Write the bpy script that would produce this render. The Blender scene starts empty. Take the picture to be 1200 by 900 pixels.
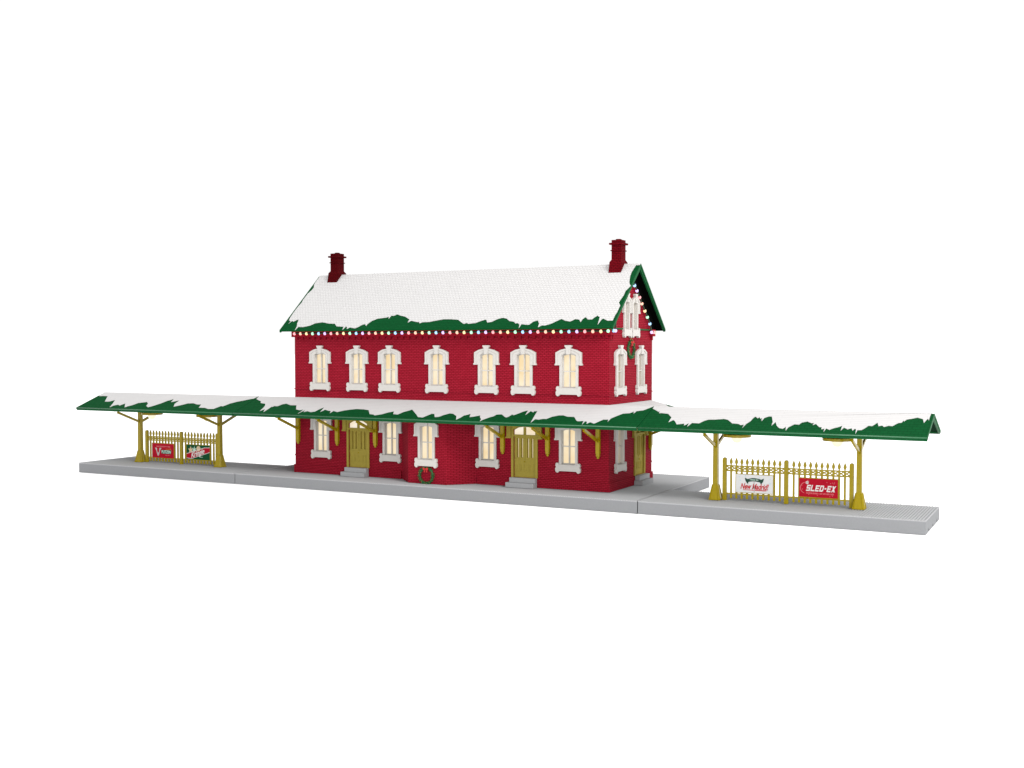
import bpy, bmesh, math, random
from mathutils import Vector, Matrix

C = bpy.context.scene.collection
S = 0.0254                     # everything below is written in inches of the toy, stored in metres
R = math.radians
PI = math.pi

# ------------------------------------------------------------------ camera, world, lamps, exposure
cam_d = bpy.data.cameras.new('camera')
cam = bpy.data.objects.new('camera', cam_d)
C.objects.link(cam)
cam_d.sensor_width = 36.0
cam_d.lens = 1286.56 / 1200.0 * 36.0
cam_d.clip_start = 0.01
cam_d.clip_end = 500.0
cam.location = (18.19 * S, -46.9987 * S, 7.5459 * S)
cam.rotation_euler = (PI / 2 - 0.0321, 0.0, 0.4835)
bpy.context.scene.camera = cam

world = bpy.data.worlds.new('World')
bpy.context.scene.world = world
world.use_nodes = True
wb = world.node_tree.nodes['Background']
wb.inputs['Color'].default_value = (1.0, 1.0, 1.0, 1.0)
wn = world.node_tree                         # white studio, brighter overhead than at the horizon
wtc = wn.nodes.new('ShaderNodeTexCoord')
wsp = wn.nodes.new('ShaderNodeSeparateXYZ')
wn.links.new(wtc.outputs['Generated'], wsp.inputs['Vector'])
wmr = wn.nodes.new('ShaderNodeMapRange')
wmr.interpolation_type = 'SMOOTHSTEP'
wmr.inputs['From Min'].default_value = 0.15
wmr.inputs['From Max'].default_value = 0.9
wmr.inputs['To Min'].default_value = 1.03
wmr.inputs['To Max'].default_value = 1.75
wn.links.new(wsp.outputs['Z'], wmr.inputs['Value'])
wn.links.new(wmr.outputs[0], wb.inputs['Strength'])

def area_lamp(name, loc, target, size, watts, col=(1, 1, 1)):
    l = bpy.data.lights.new(name, 'AREA')
    l.shape = 'SQUARE'
    l.size = size * S
    l.energy = watts
    l.color = col
    o = bpy.data.objects.new(name, l)
    C.objects.link(o)
    o.location = Vector(loc) * S
    o.rotation_euler = (Vector(target) - Vector(loc)).to_track_quat('-Z', 'Y').to_euler()
    return o

area_lamp('softbox_key', (64, -34, 54), (-2, 3, 4), 30, 44.0, (1.0, 0.985, 0.96))

area_lamp('added_fill', (42, -72, 15), (-8, 2, 3), 40, 17.0, (1.0, 0.99, 0.97))  # added low fill, no visible source; brightens the walls under the canopy

vs = bpy.context.scene.view_settings
vs.view_transform = 'Standard'
vs.look = 'None'
vs.exposure = 0.0
vs.gamma = 1.0

# ------------------------------------------------------------------ materials
def new_mat(name):
    m = bpy.data.materials.new(name)
    m.use_nodes = True
    nt = m.node_tree
    return m, nt, nt.nodes['Principled BSDF']

def lk(nt, a, ao, b, bi):
    nt.links.new(a.outputs[ao], b.inputs[bi])

def plastic(name, col, rough=0.5, spec=0.3, var=0.06, scale=220.0, bump=0.0, metal=0.0):
    m, nt, b = new_mat(name)
    tc = nt.nodes.new('ShaderNodeTexCoord')
    nz = nt.nodes.new('ShaderNodeTexNoise')
    nz.inputs['Scale'].default_value = scale
    nz.inputs['Detail'].default_value = 3.0
    lk(nt, tc, 'Object', nz, 'Vector')
    cr = nt.nodes.new('ShaderNodeValToRGB')
    cr.color_ramp.elements[0].position = 0.3
    cr.color_ramp.elements[1].position = 0.7
    cr.color_ramp.elements[0].color = tuple(c * (1 - var) for c in col) + (1,)
    cr.color_ramp.elements[1].color = tuple(min(1, c * (1 + var)) for c in col) + (1,)
    lk(nt, nz, 'Fac', cr, 'Fac')
    lk(nt, cr, 'Color', b, 'Base Color')
    b.inputs['Roughness'].default_value = rough
    b.inputs['Specular IOR Level'].default_value = spec
    b.inputs['Metallic'].default_value = metal
    if bump > 0:
        bp = nt.nodes.new('ShaderNodeBump')
        bp.inputs['Strength'].default_value = bump
        bp.inputs['Distance'].default_value = 0.0003
        lk(nt, nz, 'Fac', bp, 'Height')
        lk(nt, bp, 'Normal', b, 'Normal')
    return m

def coursed(name, col, col2, mortar, row, width, msize, rough, spec, bump, dist, slope=False, offset=0.5, amp=0.05):
    """Bricks / shingles: rows follow the height, columns follow whichever horizontal axis lies in the face."""
    m, nt, b = new_mat(name)
    tc = nt.nodes.new('ShaderNodeTexCoord')
    sp = nt.nodes.new('ShaderNodeSeparateXYZ')
    lk(nt, tc, 'Object', sp, 'Vector')
    if slope:
        ux = sp.outputs['X']
        mz = nt.nodes.new('ShaderNodeMath'); mz.operation = 'MULTIPLY'
        mz.inputs[1].default_value = 1.5
        nt.links.new(sp.outputs['Z'], mz.inputs[0])
        vz = mz.outputs[0]
    else:
        sn = nt.nodes.new('ShaderNodeSeparateXYZ')
        lk(nt, tc, 'Normal', sn, 'Vector')
        ax = nt.nodes.new('ShaderNodeMath'); ax.operation = 'ABSOLUTE'
        nt.links.new(sn.outputs['X'], ax.inputs[0])
        gt = nt.nodes.new('ShaderNodeMath'); gt.operation = 'GREATER_THAN'
        gt.inputs[1].default_value = 0.75
        nt.links.new(ax.outputs[0], gt.inputs[0])
        mx = nt.nodes.new('ShaderNodeMix')
        nt.links.new(gt.outputs[0], mx.inputs['Factor'])
        nt.links.new(sp.outputs['X'], mx.inputs[2])
        nt.links.new(sp.outputs['Y'], mx.inputs[3])
        ux = mx.outputs[0]
        vz = sp.outputs['Z']
    cb = nt.nodes.new('ShaderNodeCombineXYZ')
    nt.links.new(ux, cb.inputs['X'])
    nt.links.new(vz, cb.inputs['Y'])
    br = nt.nodes.new('ShaderNodeTexBrick')
    lk(nt, cb, 'Vector', br, 'Vector')
    br.offset = offset
    br.inputs['Color1'].default_value = col + (1,)
    br.inputs['Color2'].default_value = col2 + (1,)
    br.inputs['Mortar'].default_value = mortar + (1,)
    br.inputs['Scale'].default_value = 1.0
    br.inputs['Brick Width'].default_value = width * S
    br.inputs['Row Height'].default_value = row * S
    br.inputs['Mortar Size'].default_value = msize * S
    br.inputs['Mortar Smooth'].default_value = 0.3
    br.inputs['Bias'].default_value = 0.0
    nz = nt.nodes.new('ShaderNodeTexNoise')
    nz.inputs['Scale'].default_value = 45.0
    lk(nt, tc, 'Object', nz, 'Vector')
    mr = nt.nodes.new('ShaderNodeMapRange')
    mr.inputs['To Min'].default_value = 1 - amp
    mr.inputs['To Max'].default_value = 1 + amp
    nt.links.new(nz.outputs['Fac'], mr.inputs['Value'])
    vm = nt.nodes.new('ShaderNodeVectorMath'); vm.operation = 'SCALE'
    nt.links.new(br.outputs['Color'], vm.inputs[0])
    nt.links.new(mr.outputs[0], vm.inputs['Scale'])
    nt.links.new(vm.outputs[0], b.inputs['Base Color'])
    b.inputs['Roughness'].default_value = rough
    b.inputs['Specular IOR Level'].default_value = spec
    bp = nt.nodes.new('ShaderNodeBump')
    bp.invert = True
    bp.inputs['Strength'].default_value = bump
    bp.inputs['Distance'].default_value = dist
    lk(nt, br, 'Fac', bp, 'Height')
    lk(nt, bp, 'Normal', b, 'Normal')
    return m

def glow(name, col, strength, var=0.0):
    m, nt, b = new_mat(name)
    b.inputs['Base Color'].default_value = tuple(c * 0.12 for c in col) + (1,)
    b.inputs['Roughness'].default_value = 0.3
    b.inputs['Emission Strength'].default_value = strength
    b.inputs['Emission Color'].default_value = col + (1,)
    if var > 0:
        tc = nt.nodes.new('ShaderNodeTexCoord')
        ob = nt.nodes.new('ShaderNodeObjectInfo')
        ad = nt.nodes.new('ShaderNodeVectorMath'); ad.operation = 'ADD'
        lk(nt, tc, 'Object', ad, 0)
        lk(nt, ob, 'Location', ad, 1)
        nz = nt.nodes.new('ShaderNodeTexNoise')
        nz.inputs['Scale'].default_value = 38.0
        nt.links.new(ad.outputs[0], nz.inputs['Vector'])
        cr = nt.nodes.new('ShaderNodeValToRGB')
        cr.color_ramp.elements[0].position = 0.35
        cr.color_ramp.elements[1].position = 0.62
        cr.color_ramp.elements[0].color = (col[0] * 0.93, col[1] * 0.82, col[2] * 0.62, 1)
        cr.color_ramp.elements[1].color = col + (1,)
        lk(nt, nz, 'Fac', cr, 'Fac')
        lk(nt, cr, 'Color', b, 'Emission Color')
    return m

M = {
    'brick': coursed('red_brick', (0.262, 0.0105, 0.0245), (0.230, 0.0075, 0.0195), (0.125, 0.0014, 0.0058), 0.0865, 0.215, 0.017, 0.7, 0.05, 0.6, 0.00025, amp=0.06),
    'chimney': coursed('maroon_brick', (0.115, 0.0018, 0.0055), (0.09, 0.0013, 0.0042), (0.045, 0.0006, 0.002), 0.0865, 0.2, 0.017, 0.75, 0.03, 0.6, 0.00025),
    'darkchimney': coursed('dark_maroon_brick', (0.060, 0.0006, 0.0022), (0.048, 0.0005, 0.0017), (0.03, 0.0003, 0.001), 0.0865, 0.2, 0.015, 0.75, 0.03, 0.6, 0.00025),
    'redtrim': plastic('red_trim', (0.19, 0.0035, 0.012), 0.7, 0.05),
    'green': coursed('green_shingle', (0.0026, 0.052, 0.0140), (0.0022, 0.047, 0.0125), (0.0015, 0.036, 0.009), 0.13, 0.3, 0.014, 0.8, 0.02, 0.35, 0.0003, slope=True, amp=0.08),
    'greentrim': plastic('green_trim', (0.0035, 0.066, 0.019), 0.5, 0.08),
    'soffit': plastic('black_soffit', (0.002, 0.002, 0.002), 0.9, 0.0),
    'snow': coursed('painted_snow_shingles', (0.455, 0.448, 0.446), (0.444, 0.437, 0.435), (0.385, 0.379, 0.377), 0.15, 0.19, 0.018, 0.8, 0.05, 0.55, 0.0005, slope=True, amp=0.012),
    'snow2': coursed('painted_snow_boards', (0.425, 0.418, 0.417), (0.418, 0.411, 0.410), (0.375, 0.368, 0.367), 0.1, 3.0, 0.012, 0.8, 0.05, 0.4, 0.0003, slope=True, amp=0.012),
    'white': plastic('white_trim', (0.44, 0.422, 0.40), 0.5, 0.12, 0.02),
    'gold': plastic('gold_plastic', (0.285, 0.212, 0.0015), 0.20, 0.22, 0.05),
    'olive': plastic('olive_door', (0.27, 0.215, 0.038), 0.6, 0.08, 0.05),
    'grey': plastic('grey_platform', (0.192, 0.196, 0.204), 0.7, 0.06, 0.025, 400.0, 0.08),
    'deck': plastic('grey_deck_toplit', (0.300, 0.303, 0.311), 0.7, 0.06, 0.025, 400.0, 0.08),  # platform grey lightened: top light painted into the deck colour
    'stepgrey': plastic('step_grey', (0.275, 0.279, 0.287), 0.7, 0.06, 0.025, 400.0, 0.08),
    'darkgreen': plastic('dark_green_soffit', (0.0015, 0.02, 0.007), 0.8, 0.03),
    'lipgreen': plastic('glossy_green_lip', (0.006, 0.085, 0.028), 0.35, 0.45),
    'pane': glow('lit_window', (1.0, 0.86, 0.62), 0.84, 1.0),
    'transom': glow('lit_transom', (1.0, 0.9, 0.74), 0.82, 1.0),
    'lampbulb': glow('lamp_bulb', (1.0, 0.93, 0.70), 0.95),
    'wire': plastic('dark_wire', (0.02, 0.03, 0.015), 0.6, 0.2),
    'leaf': plastic('wreath_green', (0.012, 0.10, 0.028), 0.55, 0.25, 0.45, 900.0),
    'ribbon': plastic('ribbon_red', (0.40, 0.016, 0.014), 0.5, 0.3),
    'thread': plastic('gold_thread', (0.3, 0.2, 0.05), 0.5, 0.3),
    'signred': plastic('sign_red', (0.36, 0.005, 0.018), 0.6, 0.06, 0.05),
    'signgreen': plastic('sign_green', (0.004, 0.062, 0.021), 0.6, 0.06, 0.05),
    'signwhite': plastic('sign_white', (0.60, 0.60, 0.60), 0.4, 0.3, 0.02),
    'inkwhite': plastic('ink_white', (0.62, 0.60, 0.58), 0.5, 0.2, 0.02),
    'inkpink': plastic('ink_pink', (0.55, 0.12, 0.13), 0.5, 0.2, 0.02),
    'inkorange': plastic('ink_orange', (0.55, 0.12, 0.03), 0.5, 0.2, 0.02),
    'inkred': plastic('ink_red', (0.45, 0.02, 0.03), 0.5, 0.2, 0.02),
    'inkblack': plastic('ink_dark_green', (0.01, 0.045, 0.03), 0.5, 0.2, 0.02),
    'inkmint': plastic('ink_mint', (0.45, 0.62, 0.52), 0.5, 0.2, 0.02),
    'inkblue': plastic('ink_pale_blue', (0.42, 0.56, 0.62), 0.5, 0.2, 0.02),
    'inktan': plastic('ink_tan', (0.55, 0.42, 0.26), 0.5, 0.2, 0.04),
    'inkgrey': plastic('ink_grey', (0.42, 0.42, 0.40), 0.5, 0.2, 0.04),
    'floor': plastic('white_paper', (0.93, 0.93, 0.93), 0.8, 0.05, 0.005),
}
BULB = [('red', (1.0, 0.38, 0.40)), ('orange', (1.0, 0.52, 0.38)), ('yellow', (1.0, 0.74, 0.38)),
        ('green', (0.45, 0.95, 0.60)), ('blue', (0.38, 0.66, 1.0)), ('violet', (0.72, 0.52, 1.0))]
for n_, c_ in BULB:
    M['bulb_' + n_] = glow('bulb_' + n_, c_, 1.5)

# ------------------------------------------------------------------ mesh helpers
class MB:
    def __init__(self):
        self.v = []; self.f = []
    def add(self, vs_, fs_):
        n = len(self.v)
        self.v += [tuple(p) for p in vs_]
        self.f += [tuple(i + n for i in f) for f in fs_]
        return self
    def box(self, x0, x1, y0, y1, z0, z1):
        return self.add([(x0, y0, z0), (x1, y0, z0), (x1, y1, z0), (x0, y1, z0), (x0, y0, z1), (x1, y0, z1), (x1, y1, z1), (x0, y1, z1)],
                        [(0, 3, 2, 1), (4, 5, 6, 7), (0, 1, 5, 4), (1, 2, 6, 5), (2, 3, 7, 6), (3, 0, 4, 7)])
    def prism(self, pts, off):
        n = len(pts); o = Vector(off)
        a = [Vector(p) for p in pts]
        return self.add(a + [p + o for p in a],
                        [tuple(range(n)), tuple(range(2 * n - 1, n - 1, -1))] + [(i, (i + 1) % n, n + (i + 1) % n, n + i) for i in range(n)])
    def ring(self, outer, inner, off):
        """closed band between two outlines with as many points each"""
        n = len(outer); o = Vector(off)
        a = [Vector(p) for p in outer]; b = [Vector(p) for p in inner]
        fs_ = []
        for i in range(n):
            j = (i + 1) % n
            fs_ += [(i, j, n + j, n + i), (2 * n + i, 3 * n + i, 3 * n + j, 2 * n + j), (i, 2 * n + i, 2 * n + j, j), (n + i, n + j, 3 * n + j, 3 * n + i)]
        return self.add(a + b + [p + o for p in a] + [p + o for p in b], fs_)
    def bar(self, p, q, w, h=None, up=(0, 0, 1)):
        h = w if h is None else h
        p = Vector(p); q = Vector(q); d = (q - p).normalized()
        u = Vector(up)
        s = d.cross(u)
        if s.length < 1e-4: s = d.cross(Vector((1, 0, 0)))
        s.normalize(); t = s.cross(d)
        c = [s * (w / 2) + t * (h / 2), -s * (w / 2) + t * (h / 2), -s * (w / 2) - t * (h / 2), s * (w / 2) - t * (h / 2)]
        return self.add([p + k for k in c] + [q + k for k in c],
                        [(0, 1, 2, 3), (7, 6, 5, 4)] + [(i, (i + 1) % 4, 4 + (i + 1) % 4, 4 + i) for i in range(4)])
    def frust(self, secs):
        """stack of rectangles (cx, cy, z, hx, hy)"""
        vs_ = []; fs_ = []
        for cx, cy, z, hx, hy in secs:
            vs_ += [(cx - hx, cy - hy, z), (cx + hx, cy - hy, z), (cx + hx, cy + hy, z), (cx - hx, cy + hy, z)]
        n = len(secs)
        fs_.append((3, 2, 1, 0))
        for k in range(n - 1):
            for i in range(4):
                j = (i + 1) % 4
                fs_.append((4 * k + i, 4 * k + j, 4 * k + 4 + j, 4 * k + 4 + i))
        fs_.append(tuple(4 * (n - 1) + i for i in range(4)))
        return self.add(vs_, fs_)
    def lathe(self, prof, c=(0, 0, 0), n=24):
        vs_ = []; fs_ = []
        for r, z in prof:
            for k in range(n):
                a = 2 * PI * k / n
                vs_.append((c[0] + max(r, 1e-4) * math.cos(a), c[1] + max(r, 1e-4) * math.sin(a), c[2] + z))
        for i in range(len(prof) - 1):
            for k in range(n):
                j = (k + 1) % n
                fs_.append((i * n + k, i * n + j, (i + 1) * n + j, (i + 1) * n + k))
        fs_.append(tuple(range(n - 1, -1, -1)))
        fs_.append(tuple((len(prof) - 1) * n + k for k in range(n)))
        return self.add(vs_, fs_)
    def tube(self, pts, r, n=6):
        pts = [Vector(p) for p in pts]
        vs_ = []; fs_ = []
        for i, p in enumerate(pts):
            d = (pts[min(i + 1, len(pts) - 1)] - pts[max(i - 1, 0)]).normalized()
            a = d.cross(Vector((0.13, 0.27, 0.95)))
            if a.length < 1e-3: a = d.cross(Vector((1, 0, 0)))
            a.normalize(); b = d.cross(a)
            for k in range(n):
                t = 2 * PI * k / n
                vs_.append(p + a * (r * math.cos(t)) + b * (r * math.sin(t)))
        for i in range(len(pts) - 1):
            for k in range(n):
                j = (k + 1) % n
                fs_.append((i * n + k, i * n + j, (i + 1) * n + j, (i + 1) * n + k))
        fs_.append(tuple(range(n - 1, -1, -1)))
        fs_.append(tuple((len(pts) - 1) * n + k for k in range(n)))
        return self.add(vs_, fs_)
    def shell(self, polys, dz):
        """roof plates: polygons sharing edges, thickened straight down by dz with closed rims"""
        key = {}; pts = []; ps = []
        for poly in polys:
            ids = []
            for p in poly:
                k = tuple(round(c, 4) for c in p)
                if k not in key:
                    key[k] = len(pts); pts.append(Vector(p))
                ids.append(key[k])
            ps.append(ids)
        n = len(pts); cnt = {}
        for ids in ps:
            for a, b in zip(ids, ids[1:] + ids[:1]):
                e = (min(a, b), max(a, b)); cnt[e] = cnt.get(e, 0) + 1
        fs_ = [tuple(i) for i in ps] + [tuple(n + k for k in reversed(i)) for i in ps]
        for ids in ps:
            for a, b in zip(ids, ids[1:] + ids[:1]):
                if cnt[(min(a, b), max(a, b))] == 1:
                    fs_.append((a, b, n + b, n + a))
        return self.add(pts + [p - Vector((0, 0, dz)) for p in pts], fs_)
    def build(self, name, mat, parent=None, loc=None, rotz=0.0, smooth=False, label=None, bevel=0.0):
        me = bpy.data.meshes.new(name)
        me.from_pydata([tuple(c * S for c in p) for p in self.v], [], self.f)
        bm = bmesh.new(); bm.from_mesh(me)
        bmesh.ops.recalc_face_normals(bm, faces=bm.faces)
        bm.to_mesh(me); bm.free()
        return link_mesh(name, me, mat, parent, loc, rotz, smooth, label, bevel)

def link_mesh(name, me, mat, parent=None, loc=None, rotz=0.0, smooth=False, label=None, bevel=0.0):
    if not me.materials: me.materials.append(mat)
    if smooth:
        for p in me.polygons: p.use_smooth = True
    o = bpy.data.objects.new(name, me)
    C.objects.link(o)
    o.parent = parent
    if loc is not None: o.location = Vector(loc) * S
    o.rotation_euler = (0, 0, rotz)
    if label: o['label'] = label
    if bevel > 0:
        b = o.modifiers.new('soft_edges', 'BEVEL')
        b.width = bevel * S; b.segments = 2; b.limit_method = 'ANGLE'; b.angle_limit = R(40)
    return o

def thing(name, label, cat, loc=(0, 0, 0), rotz=0.0, group=None):
    o = bpy.data.objects.new(name, None)
    C.objects.link(o)
    o.empty_display_size = 0.02
    o.location = Vector(loc) * S
    o.rotation_euler = (0, 0, rotz)
    o['label'] = label; o['category'] = cat
    if group: o['group'] = group
    return o

def tag(o, label=None, cat=None, group=None, kind=None):
    if label: o['label'] = label
    if cat: o['category'] = cat
    if group: o['group'] = group
    if kind: o['kind'] = kind
    return o

def children(o):
    return [c for c in bpy.data.objects if c.parent == o]

def copy_tree(o, parent=None):
    c = o.copy(); C.objects.link(c); c.parent = parent
    for ch in children(o): copy_tree(ch, c)
    return c

def holed_sheet(outer, holes, mapf, off):
    """a wall with openings: outlines in (u, v), mapped to 3-D, thickened along off; reveals included"""
    mb = MB(); o = Vector(off)
    bm = bmesh.new()
    loops = [outer] + holes
    es = []; allv = []
    for lp in loops:
        vv = [bm.verts.new((u, v, 0)) for u, v in lp]
        allv.append(vv)
        es += [bm.edges.new((vv[i], vv[(i + 1) % len(vv)])) for i in range(len(vv))]
    bmesh.ops.triangle_fill(bm, use_beauty=True, use_dissolve=False, edges=es, normal=(0, 0, 1))
    bm.verts.index_update()
    pts = [Vector(mapf(v.co.x, v.co.y)) for v in bm.verts]
    n = len(pts)
    fs_ = [tuple(v.index for v in f.verts) for f in bm.faces]
    fs_ = fs_ + [tuple(n + k for k in reversed(f)) for f in fs_]
    for vv in allv:
        for i in range(len(vv)):
            a, b = vv[i].index, vv[(i + 1) % len(vv)].index
            fs_.append((a, b, n + b, n + a))
    bm.free()
    return mb.add(pts + [p + o for p in pts], fs_)

def font_mesh(text, x0, x1, z0, z1, y, thick=0.012, shear=0.0, bold=0.0):
    cu = bpy.data.curves.new('lettering', 'FONT')
    cu.body = text; cu.shear = shear; cu.offset = bold; cu.extrude = 0.02
    ob = bpy.data.objects.new('lettering', cu); C.objects.link(ob)
    dg = bpy.context.evaluated_depsgraph_get()
    me = bpy.data.meshes.new_from_object(ob.evaluated_get(dg))
    bpy.data.objects.remove(ob); bpy.data.curves.remove(cu)
    xs = [v.co.x for v in me.vertices]; ys = [v.co.y for v in me.vertices]
    ax, bx, ay, by = min(xs), max(xs), min(ys), max(ys)
    for v in me.vertices:
        x, yy, z = v.co
        v.co = ((x0 + (x - ax) / (bx - ax) * (x1 - x0)) * S, (y - (z + 0.02) / 0.04 * thick) * S, (z0 + (yy - ay) / (by - ay) * (z1 - z0)) * S)
    me.materials.clear()
    return me

# ------------------------------------------------------------------ setting
f = MB().box(-900, 900, -300, 1500, -1.0, -0.02).build('floor', M['floor'])
tag(f, kind='structure')

# ------------------------------------------------------------------ station dimensions
ZP = 0.59                                   # platform height
WX0, WX1, WY0, WY1 = -21.41, -2.29, 2.10, 7.97
YM = (WY0 + WY1) / 2
ZW = 8.62                                   # wall head
EY, EZ, RZ = 1.40, 8.57, 11.80              # main eave and ridge
SLP = (RZ - EZ) / (YM - EY)
CY0, CZE, CYR, CZR = -0.12, 3.955, 2.11, 4.81   # side roofs: eave and ridge

# ------------------------------------------------------------------ platforms
def platform(x0, x1, y1, label, notch=False):
    """one moulded platform section, its deck scored across with fine plank lines"""
    pitch, gd = 0.122, 0.044
    mb = MB()
    n = max(1, int((x1 - x0 - 0.2) / pitch))
    xs = x0 + ((x1 - x0) - n * pitch) / 2
    xe = x1 - (0.3 if notch else 0.0)
    prof = [(x0 + 0.004, ZP - 0.064), (x0 + 0.004, ZP)]
    for k in range(n + 1):
        c = xs + k * pitch
        prof += [(c - 0.034, ZP), (c, ZP - gd), (c + 0.046, ZP - 0.012)]
    prof += [(x1 - 0.004, ZP), (x1 - 0.004, ZP - 0.064)]
    mb.prism([(x, 0.006, z) for x, z in prof], (0, y1 - 0.012, 0))
    dk = mb
    mb = MB().box(x0, xe, 0, y1, 0, ZP - 0.065)
    if notch:                                # the end is closed by a wall with three small rail notches at its foot
        pr = [(0, 0)]
        for yc in (0.95, y1 / 2, y1 - 0.95):
            pr += [(yc - 0.16, 0), (yc - 0.16, 0.13), (yc + 0.16, 0.13), (yc + 0.16, 0)]
        pr += [(y1, 0), (y1, ZP - 0.065), (0, ZP - 0.065)]
        mb.prism([(xe + 0.001, y, z) for y, z in pr], (x1 - xe - 0.001, 0, 0))
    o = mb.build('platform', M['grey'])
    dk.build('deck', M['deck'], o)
    return tag(o, label, 'platform', 'grey platform sections laid end to end')

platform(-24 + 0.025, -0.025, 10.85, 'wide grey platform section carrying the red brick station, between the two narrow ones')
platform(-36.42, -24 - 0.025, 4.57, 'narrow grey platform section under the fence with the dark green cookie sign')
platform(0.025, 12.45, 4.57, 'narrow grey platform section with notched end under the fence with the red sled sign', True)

# ------------------------------------------------------------------ station building
st = thing('station_building', 'two storey red brick station with snowy green gable roof and lit white windows', 'station', (-12, 5, ZP))
OX, OY, OZ = -12.0, 5.0, ZP
def L(x, y, z): return (x - OX, y - OY, z - OZ)
def Lmb(mb):
    mb.v = [(x - OX, y - OY, z - OZ) for x, y, z in mb.v]
    return mb

UP = [-19.60, -17.10, -14.98, -12.01, -9.03, -6.92, -4.41]
VU, VL = 6.43, 2.73                          # heights of the meeting rails, upper and lower storey
LOW = [-19.54, -14.93, -8.98, -4.43]
SIDEU = [3.40, 6.22]
SIDEL = [3.42]
GAB = [4.27, 5.37]
VG = 9.03
HW, HT, HB = 0.37, 0.80, -0.80               # half width, head and foot of a window opening
DOORS = [-17.07, -6.865]
SD = 6.12                                    # side door

def opening(u, v, hw=HW, ht=HT, hb=HB):
    return [(u - hw, v + hb), (u + hw, v + hb), (u + hw, v + ht), (u + hw * 0.6, v + ht + 0.06), (u, v + ht + 0.09), (u - hw * 0.6, v + ht + 0.06), (u - hw, v + ht)]
def dopening(u, hw=0.60):
    return [(u - hw, 1.07), (u + hw, 1.07), (u + hw, 3.52), (u + hw * 0.6, 3.68), (u, 3.74), (u - hw * 0.6, 3.68), (u - hw, 3.52)]

w = MB()
T = 0.3
holes = [opening(u, VU) for u in UP] + [opening(u, VL, hb=HB - 0.08) for u in LOW] + [dopening(u) for u in DOORS]
m1 = holed_sheet([(WX0, ZP), (WX1, ZP), (WX1, ZW), (WX0, ZW)], holes, lambda u, v: (u, WY0, v), (0, T, 0))
w.add(m1.v, m1.f)
gz = lambda y: RZ - 0.12 - SLP * abs(y - YM)
side = [(WY0 + T + 0.001, ZP), (WY1 - T - 0.001, ZP), (WY1 - T - 0.001, gz(WY1 - T)), (YM, gz(YM)), (WY0 + T + 0.001, gz(WY0 + T))]
# outer faces of the end walls are carried to the corners by narrow returns
sholes = [opening(u, VU) for u in SIDEU] + [opening(u, VL, hb=HB - 0.08) for u in SIDEL] + [opening(u, VG, 0.25, HT, -0.5) for u in GAB] + [dopening(SD, 0.62)]
m2 = holed_sheet(side, sholes, lambda u, v: (WX1, u, v), (-T, 0, 0))
w.add(m2.v, m2.f)
m3 = holed_sheet(side, [], lambda u, v: (WX0, u, v), (T, 0, 0))
w.add(m3.v, m3.f)
w.box(WX0, WX1, WY1 - T, WY1, ZP, ZW)
walls = Lmb(w).build('wall', M['brick'], st)

# plinth, string courses and eaves frieze with dentils
p = MB()
def strip(z0, z1, proud, gaps):
    xs = [WX0 - proud] + [g for ab in gaps for g in ab] + [WX1 + proud]
    for a, b in zip(xs[::2], xs[1::2]):
        p.box(a, b, WY0 - proud, WY0 - 0.001, z0, z1)
dg_ = [(u - 0.70, u + 0.70) for u in DOORS]
strip(ZP, 1.04, 0.055, [dg_[0], (-14.25, -9.6), dg_[1]])
strip(5.27, 5.33, 0.035, [])
strip(1.54, 1.60, 0.03, [dg_[0], (-14.25, -9.6), dg_[1]])
for z0, z1, pr, gap in ((ZP, 1.04, 0.055, (SD - 0.74, SD + 0.74)), (5.27, 5.33, 0.035, None), (1.54, 1.60, 0.03, (SD - 0.74, SD + 0.74))):
    seg = [(WY0, gap[0]), (gap[1], WY1 + pr)] if gap else [(WY0, WY1 + pr)]
    for a, b in seg:
        p.box(WX1 + 0.001, WX1 + pr, a, b, z0, z1)
Lmb(p).build('string_course', M['brick'], st)
p = MB()
p.box(WX0 - 0.12, WX1 + 0.14, WY0 - 0.14, WY0 - 0.002, 8.20, 8.56)
p.box(WX1 + 0.003, WX1 + 0.14, WY0 - 0.001, WY0 + 0.34, 8.20, 8.56)
p.box(WX1 + 0.003, WX1 + 0.14, WY1 - 0.34, WY1 + 0.12, 8.20, 8.56)
k = WX0 + 0.2
while k < WX1:
    p.box(k - 0.075, k + 0.075, WY0 - 0.11, WY0 - 0.003, 8.06, 8.199)
    k += 0.392
for yy in (2.16, 2.40, WY1 - 0.2):
    p.box(WX1 + 0.002, WX1 + 0.10, yy - 0.06, yy + 0.06, 8.0, 8.199)
Lmb(p).build('frieze', M['redtrim'], st)
for ya, yb_ in ((WY0 + 0.35, 3.74), (5.95, WY1 - 0.35)):
    Lmb(MB().box(WX1 + 0.002, WX1 + 0.06, ya, yb_, 8.50, 8.57)).build('gable_band', M['greentrim'], st)

# bay between the doors
b = MB()
bx0, bx1, fx0, fx1, by = -14.20, -9.66, -13.05, -10.79, 0.90
BAYC = (fx0 + fx1) / 2
mb_ = holed_sheet([(fx0, ZP), (fx1, ZP), (fx1, 4.22), (fx0, 4.22)], [opening(BAYC, VL, hb=HB - 0.08)], lambda u, v: (u, by, v), (0, T, 0))
b.add(mb_.v, mb_.f)
for (xa, ya, xb, yb) in ((bx0, WY0 - 0.004, fx0, by), (fx1, by, bx1, WY0 - 0.004)):
    d = Vector((xb - xa, yb - ya, 0)).normalized(); nrm = Vector((d.y, -d.x, 0))
    if nrm.y > 0: nrm = -nrm
    q = -nrm * 0.2
    b.prism([(xa, ya, ZP), (xb, yb, ZP), (xb, yb, 4.22), (xa, ya, 4.22)], tuple(q))
Lmb(b).build('bay', M['brick'], st)

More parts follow.
